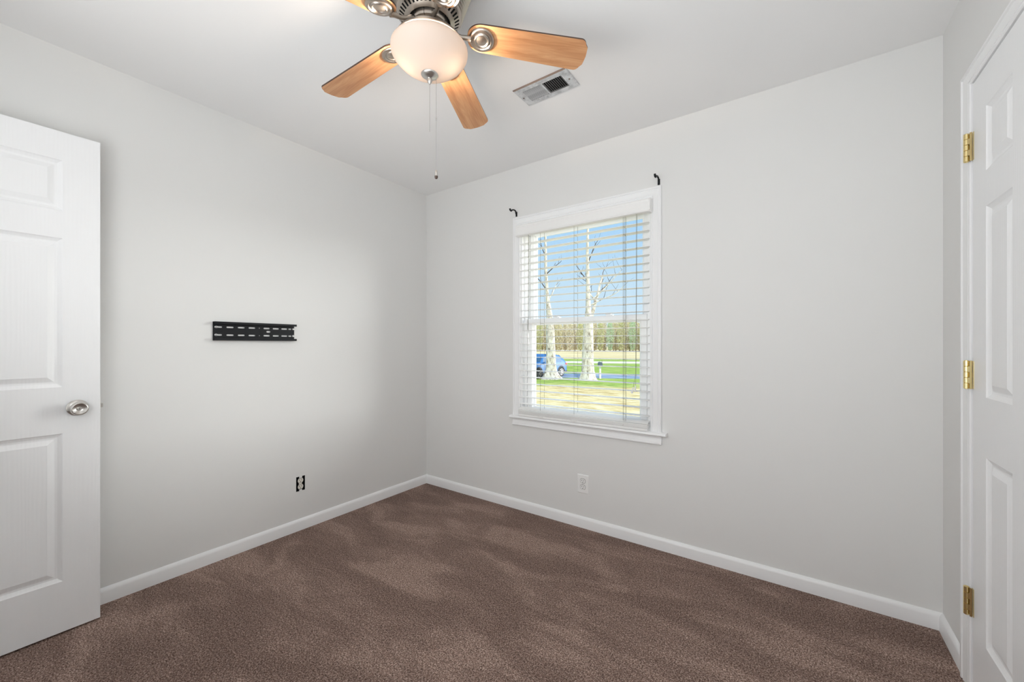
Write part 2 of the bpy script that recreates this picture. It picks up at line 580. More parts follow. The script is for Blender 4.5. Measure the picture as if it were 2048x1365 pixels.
# ladders and lift cords
for lx in (1.150, 1.402, 1.724):
    bm = bmesh.new()
    for yy in (-.0335, .0195):
        tube(bm, [(lx, yy, .70), (lx, yy, 1.962)], .0009, 5)
    for k in range(-10, 15):
        z = 1.2247 + PITCH * k - .0022
        tube(bm, [(lx, -.0335, z), (lx, .0195, z)], .0006, 4)
    obj('ladder_cord', bm, m_cord, blind)
bm = bmesh.new()
tube(bm, [(1.732, -.034, 1.935), (1.731, -.035, 1.2), (1.730, -.0365, .70), (1.728, -.048, .694)], .0010, 5)
tube(bm, [(1.739, -.034, 1.935), (1.739, -.035, 1.2), (1.741, -.0365, .70)], .0010, 5)
obj('lift_cord', bm, m_cord, blind)
for x0 in (1.395, 1.147):
    bm = bmesh.new(); pts = []
    for q in range(26):
        a = q * 1.25
        pts.append((x0 + .016 * math.sin(a) + .001 * q, -.046 - .003 * math.sin(a * 1.7), .684 + .008 * math.cos(a * 1.31)))
    tube(bm, pts, .0011, 4)
    obj('knotted_cord_end', bm, m_slat, blind)


def pull(name, pts, tassels):
    bm = bmesh.new()
    for p in pts: tube(bm, p, .0010, 5)
    c = obj(name, bm, m_cord, blind)
    for (x, y, z, s, tilt) in tassels:
        bm = bmesh.new()
        M_ = Matrix.Translation((x, y, z)) @ Matrix.Rotation(tilt, 4, 'Y')
        lathe(bm, [(0.0015, 0), (.0035, -.004), (.0045, -.02 * s), (.0070, -.034 * s), (.0072, -.040 * s), (0.004, -.043 * s)], 14, M_)
        obj('tassel', bm, m_slat, c, smooth=40)


pull('lift_pull_cord', [[(1.806, -.042, 1.935), (1.806, -.046, 1.3), (1.803, -.046, 1.0), (1.790, -.046, .925)],
                        [(1.811, -.042, 1.935), (1.808, -.046, 1.3), (1.806, -.046, 1.0), (1.803, -.046, .935)]],
     [(1.790, -.046, .925, .9, .25), (1.803, -.046, .935, .9, .1)])
pull('tilt_pull_cord', [[(1.057, -.042, 1.935), (1.0575, -.046, 1.275)], [(1.062, -.042, 1.935), (1.061, -.046, 1.225)]],
     [(1.0575, -.046, 1.275, 1.4, 0), (1.061, -.046, 1.225, 1.3, 0.05)])

# ------------------------------------------------------------------ curtain rod brackets


def rod_bracket(x, z, label, flip):
    r = empty('curtain_rod_bracket', (x, 0, z)); tag(r, label, 'bracket', 'black curtain rod brackets over the window')
    bm = bmesh.new()
    box(bm, x - .0065, x + .0065, -.004, 0, z - .014, z + .020)
    lathe(bm, [(.0045, 0), (.0045, .003), (.002, .004)], 10, Matrix.Translation((x, -.004, z - .008)) @ Matrix.Rotation(PI / 2, 4, 'X'))
    obj('wall_plate', bm, m_black, r, bevel=.001)
    bm = bmesh.new()
    pts = [(x, -.003, z + .004), (x, -.006, z + .016), (x, -.016, z + .024), (x, -.034, z + .026), (x, -.052, z + .021), (x, -.062, z + .014)]
    tube(bm, pts, [.0035, .0040, .0048, .0050, .0048, .0046], 8)
    tube(bm, [(x, -.004, z - .004), (x, -.012, z + .006), (x, -.016, z + .020)], .0028, 8)
    obj('arm', bm, m_black, r, smooth=50)
    bm = bmesh.new()
    pts = []
    for k in range(9):
        a = math.radians(200 + k * 20)
        pts.append((x, -.070 - .012 * math.cos(a) * flip, z + .022 + .012 * math.sin(a)))
    tube(bm, pts, .0062, 8)
    obj('rod_cup', bm, m_black, r, smooth=50)
    return r


rod_bracket(0.9315, 2.103, 'black metal curtain rod bracket above the left corner of the window casing', 1)
rod_bracket(1.9225, 2.101, 'black metal curtain rod bracket above the right corner of the window casing', 1)

# ------------------------------------------------------------------ six-panel doors
PROF = [(0, 0), (.003, -.0030), (.008, -.0060), (.014, -.0090), (.020, -.0095), (.023, -.0090), (.041, -.0015)]


def door_bm(width, height, thick, cols, rows):
    """Local: u from 0 (free edge) to width along +X, z up, front face at y=0 facing -Y, back at y=thick."""
    bm = bmesh.new()
    us = sorted({0, width, *[c for ab in cols for c in ab]}); zs = sorted({0, height, *[c for ab in rows for c in ab]})
    for side in (0, 1):
        def P(u, z, d): return (u, -d if side == 0 else thick + d, z)
        for i in range(len(us) - 1):
            for k in range(len(zs) - 1):
                u0, u1, z0, z1 = us[i], us[i + 1], zs[k], zs[k + 1]
                if (u0, u1) in cols and (z0, z1) in rows:
                    prev = None
                    for ins, d in PROF:
                        loop = [bm.verts.new(P(*c, d)) for c in ((u0 + ins, z0 + ins), (u1 - ins, z0 + ins), (u1 - ins, z1 - ins), (u0 + ins, z1 - ins))]
                        if prev:
                            for q in range(4):
                                bm.faces.new((prev[q], prev[(q + 1) % 4], loop[(q + 1) % 4], loop[q]))
                        prev = loop
                    bm.faces.new(prev)
                else:
                    bm.faces.new([bm.verts.new(P(*c, 0)) for c in ((u0, z0), (u1, z0), (u1, z1), (u0, z1))])
    for i in range(len(us) - 1):
        for z in (0, height):
            bm.faces.new([bm.verts.new(c) for c in ((us[i], 0, z), (us[i + 1], 0, z), (us[i + 1], thick, z), (us[i], thick, z))])
    for k in range(len(zs) - 1):
        for u in (0, width):
            bm.faces.new([bm.verts.new(c) for c in ((u, 0, zs[k]), (u, 0, zs[k + 1]), (u, thick, zs[k + 1]), (u, thick, zs[k]))])
    bmesh.ops.remove_doubles(bm, verts=bm.verts, dist=1e-5)
    return bm


ROWS = [(0.213, 0.811), (0.999, 1.6015), (1.7125, 1.917)]
# door_1: open, standing parallel to the left wall. front face at x=.14 facing +x
Z1 = 0.008
bm = door_bm(0.762, 2.024, 0.035, [(0.107, 0.327), (0.435, 0.655)], [(a - Z1, b - Z1) for a, b in ROWS])
M1 = Matrix(((0, -1, 0, 0.14), (-1, 0, 0, -1.9795), (0, 0, 1, Z1), (0, 0, 0, 1)))
bm.transform(M1)
door1 = struct('door_1', bm, m_door)
KY, KZ = -2.046, 0.911
MK = Matrix.Translation((0.14, KY, KZ)) @ Matrix.Rotation(PI / 2, 4, 'Y')
bm = bmesh.new()
lathe(bm, [(.0325, 0), (.0325, .003), (.030, .006), (.020, .009), (.0135, .011), (.0120, .022), (.0150, .027), (.0235, .031), (.0270, .037), (.0275, .045), (.0262, .052), (.0235, .0555), (.0215, .0562), (.0190, .0545), (.0120, .0490), (.0075, .0475), (0, .0472)], 40, MK, cap=(True, False))
knob = obj('door_knob', bm, m_nickel, door1, smooth=35)
bm = bmesh.new()
lathe(bm, [(.0065, .0470), (.0065, .0505), (.0058, .0515), (0, .0515)], 20, MK)
obj('lock_button', bm, m_nickel, knob, smooth=35)
bm = bmesh.new()
box(bm, .1915 + .0002, .1921, KY - .0007, KY + .0007, KZ - .0050, KZ + .0050)
obj('key_slot', bm, m_dark, knob)
bm = bmesh.new()
lathe(bm, [(.0325, 0), (.0325, .003), (.020, .009), (.0125, .011), (.0120, .020), (.0235, .028), (.0270, .036), (.0262, .048), (.0200, .054), (0, .055)], 32,
      Matrix.Translation((0.105, KY, KZ)) @ Matrix.Rotation(-PI / 2, 4, 'Y'))
obj('door_knob', bm, m_nickel, door1, smooth=35)
bm = bmesh.new()
box(bm, .110, .135, -1.9797, -1.9780, KZ - .028, KZ + .028)
box(bm, .116, .129, -1.9795, -1.9685, KZ - .0085, KZ + .0085)
obj('latch', bm, m_nickel, door1, bevel=.001)
for hz in (0.25, 1.02, 1.80):
    bm = bmesh.new()
    lathe(bm, [(.006, -.045), (.006, .045)], 12, Matrix.Translation((.1465, -2.748, hz)))
    box(bm, .106, .1465, -2.7455, -2.7415, hz - .045, hz + .045)
    obj('door_hinge', bm, m_brass, door1, smooth=40)
# casing of door_1's opening on the rear wall
bm = bmesh.new()
rings = []
for cx, cz in ((-1, 0), (-1, 1), (1, 1), (1, 0)):
    rings.append([((0.125 - w) if cx < 0 else (0.915 + w), YR + d, 0.0 if cz == 0 else 2.05 + w) for w, d in CAS])
sweep(bm, rings)
struct('trim_1', bm, m_trim, smooth=30)

# door_2: closet door in the right wall, closed. front face facing -x
X2 = 3.0475
w2 = D2Y1 - D2Y0
c0 = (0.114, 0.114 + .188)
c1 = (w2 - c0[1], w2 - c0[0])
bm = door_bm(w2, D2Z - .010, 0.035, [c0, c1], [(a + .005 - .010, b + .004 - .010) for a, b in ROWS])
M2 = Matrix(((0, 1, 0, X2), (-1, 0, 0, D2Y1), (0, 0, 1, .010), (0, 0, 0, 1)))
bm.transform(M2)
door2 = struct('door_2', bm, m_door)
bm = bmesh.new()
JY0, JY1, JZ = D2Y0 - .006, D2Y1 + .006, D2Z + .007
rings = []
for cy_, cz in ((1, 0), (1, 1), (-1, 1), (-1, 0)):
    rings.append([(W - d, (JY1 + w * 1.17) if cy_ > 0 else (JY0 - w * 1.17), 0.0 if cz == 0 else JZ + w * .85) for w, d in CAS])
sweep(bm, rings)
struct('trim_2', bm, m_trim, smooth=30)


def hinge(zc):
    """Butt hinge: five knuckles on a pin, one leaf folded to the door edge."""
    bm = bmesh.new()
    hx, hy, r = 3.0340, -0.3590, .0076
    n5 = 5; hh = .0945 / n5
    for k in range(n5):
        z0 = zc - .04725 + k * hh
        lathe(bm, [(r - .0012, z0 + .0002), (r, z0 + .0010), (r, z0 + hh - .0010), (r - .0012, z0 + hh - .0002)], 20, Matrix.Translation((hx, hy, 0)))
        d = Vector((X2 - .001 - hx, D2Y1 - .006 - hy, 0)); L_ = d.length
        M_ = Matrix.Translation((hx, hy, 0)) @ Matrix.Rotation(math.atan2(d.y, d.x), 4, 'Z')
        if k % 2 == 1:
            box(bm, 0, L_, -.0056, -.0040, z0 + .0002, z0 + hh - .0002, 0, M_)
        else:
            box(bm, .0105, L_, -.0056, -.0040, z0 - .0004, z0 + hh + .0004, 0, M_)
    lathe(bm, [(.0040, -.0487), (.0055, -.0480), (.0055, .0480), (.0040, .0487)], 16, Matrix.Translation((hx, hy, zc)))
    box(bm, X2 - .0018, X2 + .002, D2Y1 - .013, D2Y1 + .001, zc - .0465, zc + .0465)
    h = obj('door_hinge', bm, m_brass, door2, smooth=40)
    return h


bm = bmesh.new()
lathe(bm, [(.0325, 0), (.0325, .003), (.020, .009), (.0125, .011), (.0120, .022), (.0235, .030), (.0272, .038), (.0262, .050), (.0200, .056), (0, .057)], 32,
      Matrix.Translation((X2, D2Y0 + .065, 0.911)) @ Matrix.Rotation(-PI / 2, 4, 'Y'))
obj('door_knob', bm, m_nickel, door2, smooth=35)
for zc in (1.837, 1.069, 0.304):
    hinge(zc)

# ------------------------------------------------------------------ ceiling fan
FC = Vector((1.527, -1.392, 2.44))
fan = empty('ceiling_fan', FC)
tag(fan, 'five blade ceiling fan with brushed nickel housing, maple blades and lit frosted bowl', 'ceiling fan')
bm = bmesh.new()
prof = [(.150, 2.440), (.150, 2.425)]
z = 2.420; r = .146
while z > 2.318:
    prof += [(r, z), (r + .0022, z - .004), (r + .0022, z - .007), (r - .0022, z - .0085)]
    z -= .0110; r -= .0038
prof += [(.1115, 2.314), (.1085, 2.306), (.1050, 2.3025)]
lathe(bm, prof, 72, Matrix.Translation((FC.x, FC.y, 0)), cap=(True, False))
house = obj('motor_housing', bm, m_nickel2, fan, smooth=35)
# vented lower ring: cells between slots
NS = 40
bm = bmesh.new()
radz = [(.1050, 2.3025), (.1010, 2.2990), (.0860, 2.2890), (.0790, 2.2835), (.0725, 2.2810), (.0705, 2.2840)]
per = 4
rings = []
for rr, zz in radz:
    rings.append([bm.verts.new((FC.x + rr * math.cos(2 * PI * k / (NS * per)), FC.y + rr * math.sin(2 * PI * k / (NS * per)), zz)) for k in range(NS * per)])
for i in range(len(radz) - 1):
    for k in range(NS * per):
        if i == 1 and k % per in (0, 1): continue
        j = (k + 1) % (NS * per)
        bm.faces.new((rings[i][k], rings[i][j], rings[i + 1][j], rings[i + 1][k]))
obj('vented_ring', bm, m_nickel2, house, smooth=45)
bm = bmesh.new()
lathe(bm, [(.100, 2.312), (.071, 2.294), (.060, 2.296), (.02, 2.296)], 48, Matrix.Translation((FC.x, FC.y, 0)), cap=(False, False))
obj('motor_core', bm, m_dark, house)
bm = bmesh.new()
lathe(bm, [(.0620, 2.2950), (.0630, 2.2740), (.0610, 2.2700), (.0520, 2.2690), (.0500, 2.2720), (.0500, 2.2900)], 48, Matrix.Translation((FC.x, FC.y, 0)), cap=(False, False))
for k in range(10):
    a = 2 * PI * k / 10 + .2
    M_ = Matrix.Translation((FC.x, FC.y, 0)) @ Matrix.Rotation(a, 4, 'Z')
    box(bm, .0520, .0637, -.0005, .0005, 2.2688, 2.2900, 1, M_)
obj('rotor_hub', bm, [m_nickel2, m_dark], fan, smooth=35)
bm = bmesh.new()
lathe(bm, [(.040, 2.296), (.042, 2.258), (.050, 2.252), (.060, 2.247), (.080, 2.240), (.100, 2.229), (.114, 2.216), (.1175, 2.207), (.1160, 2.206), (.112, 2.214), (.098, 2.223), (.06, 2.228), (.03, 2.229)], 48, Matrix.Translation((FC.x, FC.y, 0)), cap=(True, True))
obj('light_fitter', bm, m_nickel2, fan, smooth=35)
# rod through the bowl to the finial
bm = bmesh.new()
lathe(bm, [(.004, 2.228), (.004, 2.108)], 12, Matrix.Translation((FC.x, FC.y, 0)))
obj('centre_rod', bm, m_nickel2, fan, smooth=35)
bm = bmesh.new()
outer = [(.1275, 2.1930), (.1305, 2.1900), (.1310, 2.1840), (.1290, 2.1740), (.1245, 2.1660), (.1165, 2.1560), (.1055, 2.1450), (.0925, 2.1350), (.0785, 2.1255), (.0640, 2.1175), (.0480, 2.1105), (.0320, 2.1055), (.0180, 2.1030), (.0060, 2.1025)]
inner = [(max(a - .0035, .0055), b + .0035) for a, b in outer][::-1]
inner[-1] = (.1245, 2.1930)
lathe(bm, inner[-1:] + outer, 72, Matrix.Translation((FC.x, FC.y, 0)), cap=(False, False))
obj('glass_bowl', bm, m_bowl, fan, smooth=50)
bm = bmesh.new()
lathe(bm, [(.0275, 2.1100), (.0295, 2.1070), (.0295, 2.1050), (.0265, 2.1010), (.0175, 2.0950), (.0095, 2.0915), (.0080, 2.0895), (.0088, 2.0850), (.0072, 2.0790), (.0040, 2.0755), (.0030, 2.0725), (0, 2.0720)], 36, Matrix.Translation((FC.x, FC.y, 0)), cap=(True, False))
obj('finial', bm, m_nickel, fan, smooth=40)
FR = Vector((math.cos(YAW), math.sin(YAW), 0))


def beads(bm, x, y, z0, z1, r=.00125, step=.0034):
    z = z0
    while z > z1:
        bmesh.ops.create_icosphere(bm, subdivisions=1, radius=r, matrix=Matrix.Translation((x, y, z)))
        z -= step
    tube(bm, [(x, y, z0), (x, y, z1)], .0005, 4)


bm = bmesh.new(); beads(bm, FC.x, FC.y, 2.072, 1.908); obj('pull_chain', bm, m_steel, fan)
px, py = FC.x + FR.x * .0225, FC.y + FR.y * .0225
bm = bmesh.new(); beads(bm, px, py, 2.097, 1.772)
ch = obj('pull_chain', bm, m_steel, fan)
bm = bmesh.new(); lathe(bm, [(.0012, .006), (.0024, .004), (.0024, -.004), (.0012, -.006)], 10, Matrix.Translation((px, py, 1.951))); obj('chain_connector', bm, m_steel, ch, smooth=40)
bm = bmesh.new()
lathe(bm, [(.0015, .012), (.004, .008), (.0050, 0), (.0058, -.008), (.0052, -.015), (.003, -.018), (0, -.0185)], 16, Matrix.Translation((px, py, 1.764)))
obj('chain_pendant', bm, m_nickel, ch, smooth=40)
bm = bmesh.new(); lathe(bm, [(.0059, -.0095), (.0053, -.0158), (.0031, -.0186), (0, -.0188)], 16, Matrix.Translation((px, py, 1.7638)), cap=(False, False))
obj('pendant_tip', bm, m_walnut, ch, smooth=40)


def blade_outline():
    r0, r1 = .130, .556
    pts = []
    def arc(cx, cy, rx, ry, a0, a1, n=8):
        for k in range(n + 1):
            a = math.radians(a0 + (a1 - a0) * k / n)
            pts.append((cx + rx * math.cos(a), cy + ry * math.sin(a)))
    hw0, hw1 = .0525, .0615
    # tip: slightly bowed with rounded corners
    arc(r1 - .030, -(hw1 - .028), .022, .028, -90, -25, 6)
    for t in (-.6, -.3, 0, .3, .6):
        pts.append((r1 - .004 * (1 - (1 - abs(t)) ) - 0.0 + .002 * (1 - t * t), t * hw1 * .9))
    arc(r1 - .030, (hw1 - .028), .022, .028, 25, 90, 6)
    arc(r0 + .050, (hw0 - .046), .050, .046, 90, 180, 8)
    arc(r0 + .050, -(hw0 - .046), .050, .046, 180, 270, 8)
    return pts


BZ = 2.2575 - FC.z
PITCHB = math.radians(-10.5)
MB = Matrix.Translation((0, 0, BZ)) @ Matrix.Rotation(math.radians(4.0), 4, 'Y') @ Matrix.Rotation(PITCHB, 4, 'X')
bm = bmesh.new()
extrude_poly(bm, blade_outline(), .0058, MB, 1, 0, 1)
blade0 = obj('fan_blade', bm, [m_maple, m_walnut], fan, local=True)
bm = bmesh.new()
MM = MB @ Matrix.Translation((.180, 0, 0))
lathe(bm, [(.0445, .0), (.0445, -.003), (.0425, -.0065), (.0385, -.0085), (.0335, -.0080), (.0310, -.0055), (.0285, -.0055), (.0265, -.0085), (.0235, -.0105), (.0210, -.0095), (.0185, -.0065), (.0100, -.0090), (0, -.0100)], 40,
      MM, cap=(True, False))
tube(bm, [(.056, 0, 2.275 - FC.z), (.072, 0, 2.267 - FC.z), (.090, 0, 2.254 - FC.z), (.108, 0, 2.2460 - FC.z), (.128, 0, BZ - .0130), (.142, 0, BZ - .0150)],
     [.0085, .0078, .0068, .0066, .0085, .0120], 14)
arm0 = obj('blade_bracket', bm, m_nickel2, blade0, smooth=35, local=True)
for i, a in enumerate((42.5, 113, 183.5, 256, 329)):
    if i == 0:
        b = blade0
    else:
        b = blade0.copy(); COL.objects.link(b); b.parent = fan
        c = arm0.copy(); COL.objects.link(c); c.parent = b
    b.rotation_euler = (0, 0, math.radians(a))

# the fan's bulbs
for s in (-1, 1):
    p = FC.copy(); p.z = 2.165
    p += FR * s * .058
    lamp('bulb_light', 'POINT', p, None, 12.0, (1.0, 0.81, 0.64), shadow_soft_size=.022)
    bm = bmesh.new()
    lathe(bm, [(.010, .045), (.013, .030), (.012, .024)], 16, Matrix.Translation((p.x, p.y, 2.169)))
    obj('bulb_socket', bm, m_nickel2, fan, smooth=40)

# ------------------------------------------------------------------ ceiling vent
vent = empty('ceiling_vent', (1.556, -0.652, H)); tag(vent, 'worn silver metal air register set in the ceiling between fan and window', 'vent')
VX0, VX1, VY0, VY1, VZ = 1.4085, 1.7035, -.7265, -.5785, H - .0075
bm = bmesh.new()
def vl(x0, x1, y0, y1, z): return [bm.verts.new(p) for p in ((x0, y0, z), (x1, y0, z), (x1, y1, z), (x0, y1, z))]
ix0, ix1, iy0, iy1 = VX0 + .040, VX1 - .040, VY0 + .030, VY1 - .030
L = [vl(VX0, VX1, VY0, VY1, H), vl(VX0, VX1, VY0, VY1, H - .003), vl(VX0 + .004, VX1 - .004, VY0 + .0035, VY1 - .004, VZ), vl(ix0, ix1, iy0, iy1, VZ), vl(ix0, ix1, iy0, iy1, H - .001)]
for q, (a, b) in enumerate(zip(L, L[1:])):
    for k in range(4):
        bm.faces.new((a[k], a[(k + 1) % 4], b[(k + 1) % 4], b[k])).material_index = 1 if (q < 2 and k == 0) else 0
mid = (ix0 + ix1) / 2
box(bm, mid - .004, mid + .004, iy0, iy1, VZ, H - .001)
obj('vent_frame', bm, [m_ventmetal, m_rust], vent)
bm = bmesh.new(); box(bm, ix0, ix1, iy0, iy1, H - .0009, H - .0004); obj('vent_throat', bm, m_dark, vent)
bm = bmesh.new(); box(bm, -.0055, .0055, iy0 + .0015 + .652, iy1 - .0015 + .652, -.0003, .0003)
lv0 = obj('louver', bm, m_ventmetal, vent, local=True)
NL = 10
for side in (0, 1):
    a0, a1 = (ix0, mid - .004) if side == 0 else (mid + .004, ix1)
    for k in range(NL):
        o = lv0 if (side == 0 and k == 0) else lv0.copy()
        if o is not lv0:
            COL.objects.link(o); o.parent = vent
        x = a0 + (a1 - a0) * (k + .5) / NL
        o.location = (x - 1.556, 0, -.0048)
        o.rotation_euler = (0, math.radians(-50 if side == 0 else 54) , 0)
for sx_ in (VX0 + .018, VX1 - .018):
    bm = bmesh.new(); lathe(bm, [(.0042, 0), (.0042, -.0012), (.0025, -.0022), (0, -.0024)], 14, Matrix.Translation((sx_, -.652, VZ)), cap=(False, False))
    obj('screw', bm, m_rust, vent, smooth=40)

# ------------------------------------------------------------------ TV wall mount
TX = 0.0
tv = empty('tv_wall_mount', (0, -1.316, 1.246)); tag(tv, 'black steel TV wall mount rail with rows of slots on the left wall', 'wall mount')
TY0, TY1, TZ0, TZ1 = -1.532, -1.100, 1.1945, 1.2965


def holed_plate(outline, holes, depth, M):
    cu = bpy.data.curves.new('tmp', 'CURVE'); cu.dimensions = '2D'; cu.fill_mode = 'BOTH'; cu.extrude = depth / 2
    for pts in [outline] + holes:
        sp = cu.splines.new('POLY'); sp.points.add(len(pts) - 1); sp.use_cyclic_u = True
        for p, q in zip(sp.points, pts): p.co = (q[0], q[1], 0, 1)
    ob = bpy.data.objects.new('tmp', cu); COL.objects.link(ob)
    dg = bpy.context.evaluated_depsgraph_get()
    me = bpy.data.meshes.new_from_object(ob.evaluated_get(dg))
    bm = bmesh.new(); bm.from_mesh(me); bm.transform(M)
    bpy.data.objects.remove(ob); bpy.data.curves.remove(cu); bpy.data.meshes.remove(me)
    bmesh.ops.remove_doubles(bm, verts=bm.verts, dist=1e-6)
    return bm


def capsule(cx, cy, L_, r, n=6):
    p = []
    for s, a0 in ((1, -90), (-1, 90)):
        for k in range(n + 1):
            a = math.radians(a0 + 180 * k / n)
            p.append((cx + s * (L_ / 2 - r) + r * math.cos(a), cy + r * math.sin(a)))
    return p


PL = TY1 - TY0
holes = []
for zz in (.033, -.010):
    for yy in (-.135, -.080, -.026, .053, .104, .153):
        holes.append(capsule(yy, zz + .0, .035, .0042))
    holes.append(capsule(-.188, zz, .030, .0042)); holes.append(capsule(.190, zz, .026, .0042))
    holes.append(capsule(.0135, zz, .0075, .0037))
holes.append(capsule(.0625, .0135, .024, .0052, 3))
MT = Matrix(((0, 0, 1, .0040), (1, 0, 0, -1.316), (0, 1, 0, 1.2345), (0, 0, 0, 1)))
bm = holed_plate([(-PL / 2, -.034), (PL / 2 - .004, -.034), (PL / 2 - .004, .056), (-PL / 2, .056)], holes, .0022, MT)
obj('slotted_plate', bm, m_black, tv)


def rail(zs, up):
    s = 1 if up else -1
    z0 = TZ1 if up else TZ0
    pr_ = [(.0030, z0 - s * .0100), (.0030, z0), (.0300, z0), (.0300, z0 - s * .0130), (.0275, z0 - s * .0130), (.0275, z0 - s * .0022), (.0053, z0 - s * .0022), (.0053, z0 - s * .0100)]
    bm = bmesh.new()
    sweep(bm, [[(x, y, z) for x, z in pr_] for y in (TY0, TY1)])
    return obj('hook_rail', bm, m_black, tv, bevel=.0006)


rail(None, True); rail(None, False)
for yy, zz in ((-1.5175, 1.2675), (-1.5175, 1.2245), (-1.1105, 1.2675), (-1.1105, 1.2245)):
    bm = bmesh.new()
    lathe(bm, [(.0075, 0), (.0075, .0015), (.0050, .0025), (.0050, .0065), (.0040, .0075), (0, .0075)], 6, Matrix.Translation((.0051, yy, zz)) @ Matrix.Rotation(PI / 2, 4, 'Y'))
    obj('lag_bolt', bm, m_steel, tv, smooth=30)
    bm = None
bm = bmesh.new(); box(bm, .0002, .0028, TY0 + .004, TY0 + .02, 1.203, 1.287)
obj('spacer', bm, m_black, tv)
bm = bmesh.new(); box(bm, .0002, .0028, TY1 - .02, TY1 - .004, 1.203, 1.287)
obj('spacer', bm, m_black, tv)

# ------------------------------------------------------------------ outlets


def receptacle(parent, m, M):
    """Duplex receptacle faces; local x right, y up, z out."""
    for cy in (.0195, -.0195):
        bm_face = bmesh.new(); bm_slots_gap = bmesh.new()
        pts = []
        for k in range(28):
            a = 2 * PI * k / 28
            x = .0172 * math.cos(a); y = .0172 * math.sin(a)
            y = max(-.0132, min(.0132, y))
            pts.append((x, y + cy))
        extrude_poly(bm_face, pts, .0022, M)
        for dx, hh in ((-.0063, .0044), (.0063, .0036)):
            box(bm_slots_gap, dx - .0012, dx + .0012, cy + .0035 - hh, cy + .0035 + hh, .0021, .0026, 0, M)
        lathe(bm_slots_gap, [(.0026, .0021), (.0026, .0026)], 12, M @ Matrix.Translation((0, cy - .0078, 0)))
        extrude_poly(bm_slots_gap, [(x * 1.09, cy + (y - cy) * 1.11) for x, y in pts], .0012, M)  # slightly larger black outline paints the shadow gap round the face
        f_ = obj('receptacle_face', bm_face, m, parent)
        obj('slots_and_gap_shade', bm_slots_gap, m_dark, f_)


# finished outlet under the window
ou = empty('wall_outlet', (1.4505, 0, .279)); tag(ou, 'white duplex outlet with cover plate on the window wall below the window', 'outlet')
MO = Matrix(((1, 0, 0, 1.4505), (0, 0, -1, 0), (0, 1, 0, .279), (0, 0, 0, 1)))
bm = bmesh.new()
vsx, vsy = .0385, .0590
pr_ = [(0, 0), (0, .003), (.002, .0050), (.005, .0058)]
prev = None
for ins, d in pr_:
    loop = [bm.verts.new((s * (vsx - ins), t_ * (vsy - ins), d)) for s, t_ in ((-1, -1), (1, -1), (1, 1), (-1, 1))]
    if prev:
        for q in range(4): bm.faces.new((prev[q], prev[(q + 1) % 4], loop[(q + 1) % 4], loop[q]))
    prev = loop
bm.faces.new(prev)
bm.transform(MO)
obj('cover_plate', bm, m_white_plastic, ou)
receptacle(ou, m_white_plastic, MO @ Matrix.Translation((0, 0, .0050)))
bm = bmesh.new(); lathe(bm, [(.0033, 0), (.0030, .0010), (0, .0013)], 14, MO @ Matrix.Translation((0, 0, .0058)), cap=(False, False)); obj('screw', bm, m_steel, ou, smooth=40)

# bare receptacle in its cut-out, no cover plate
ob_ = empty('uncovered_outlet', (0, -1.0615, .2905)); tag(ob_, 'bare duplex outlet without a cover plate in a ragged black hole, left wall', 'outlet')
MU = Matrix(((0, 0, 1, -.003), (1, 0, 0, -1.0615), (0, 1, 0, .2905), (0, 0, 0, 1)))
receptacle(ob_, m_ivory, MU)
bm = bmesh.new(); box(bm, -.0110, .0110, -.036, .036, -.026, -.0002, 0, MU); obj('receptacle_body', bm, m_dark, ob_)
bm = bmesh.new(); box(bm, -.0095, .0095, -.0065, .0065, -.0002, .0010, 0, MU); obj('centre_bridge', bm, m_ivory, ob_)
for s in (-1, 1):
    bm = bmesh.new()
    box(bm, -.009, .009, s * .0455 - .0095, s * .0455 + .0095, .0030, .0042, 0, MU)
    obj('mounting_ear', bm, m_wall, ob_)
bm = bmesh.new()
x0, x1 = -.075, -.001
y0_, y1_, z0_, z1_ = hole[0] + .0005, hole[1] - .0005, hole[2] + .0005, hole[3] - .0005
for f in (((x0, y0_, z0_), (x0, y1_, z0_), (x0, y1_, z1_), (x0, y0_, z1_)), ((x0, y0_, z0_), (x1, y0_, z0_), (x1, y0_, z1_), (x0, y0_, z1_)),
          ((x0, y1_, z0_), (x1, y1_, z0_), (x1, y1_, z1_), (x0, y1_, z1_)), ((x0, y0_, z0_), (x1, y0_, z0_), (x1, y1_, z0_), (x0, y1_, z0_)),
          ((x0, y0_, z1_), (x1, y0_, z1_), (x1, y1_, z1_), (x0, y1_, z1_))):
    bm.faces.new([bm.verts.new(p) for p in f])
obj('electrical_box', bm, m_dark, ob_)

#OUTDOORS
# ------------------------------------------------------------------ outdoors
G = -1.10
sd = Vector((math.cos(math.radians(25.5)), math.sin(math.radians(25.5)), 0))   # along the street
sn = Vector((-sd.y, sd.x, 0))                                                    # away from the house


def at(s, t, z=G):
    p = sn * s + sd * t
    return Vector((p.x, p.y, z))


m_lawn = mat('lawn', (0.3, 0.32, 0.1), 0.95, spec=0.1)
tcn = coords(m_lawn)
dn = m_lawn.node_tree.nodes.new('ShaderNodeVectorMath'); dn.operation = 'DOT_PRODUCT'
m_lawn.node_tree.links.new(tcn, dn.inputs[0]); dn.inputs[1].default_value = sn
s_ = dn.outputs['Value']
wob = noise(m_lawn, tcn, .35, 3, .6)
wob = math_n(m_lawn, 'MULTIPLY', math_n(m_lawn, 'SUBTRACT', wob, .5), 9.0)
sw = math_n(m_lawn, 'ADD', s_, wob)
green = ramp(m_lawn, noise(m_lawn, coords(m_lawn, (1, 3, 1)), .9, 4, .6), [(.38, (0.16, 0.27, 0.04)), (.55, (0.36, 0.46, 0.10)), (.68, (0.50, 0.52, 0.18))])
straw = ramp(m_lawn, noise(m_lawn, coords(m_lawn, (1, 2.5, 1)), 1.3, 5, .65), [(.34, (0.40, 0.27, 0.10)), (.48, (0.66, 0.51, 0.25)), (.64, (0.82, 0.70, 0.43))])
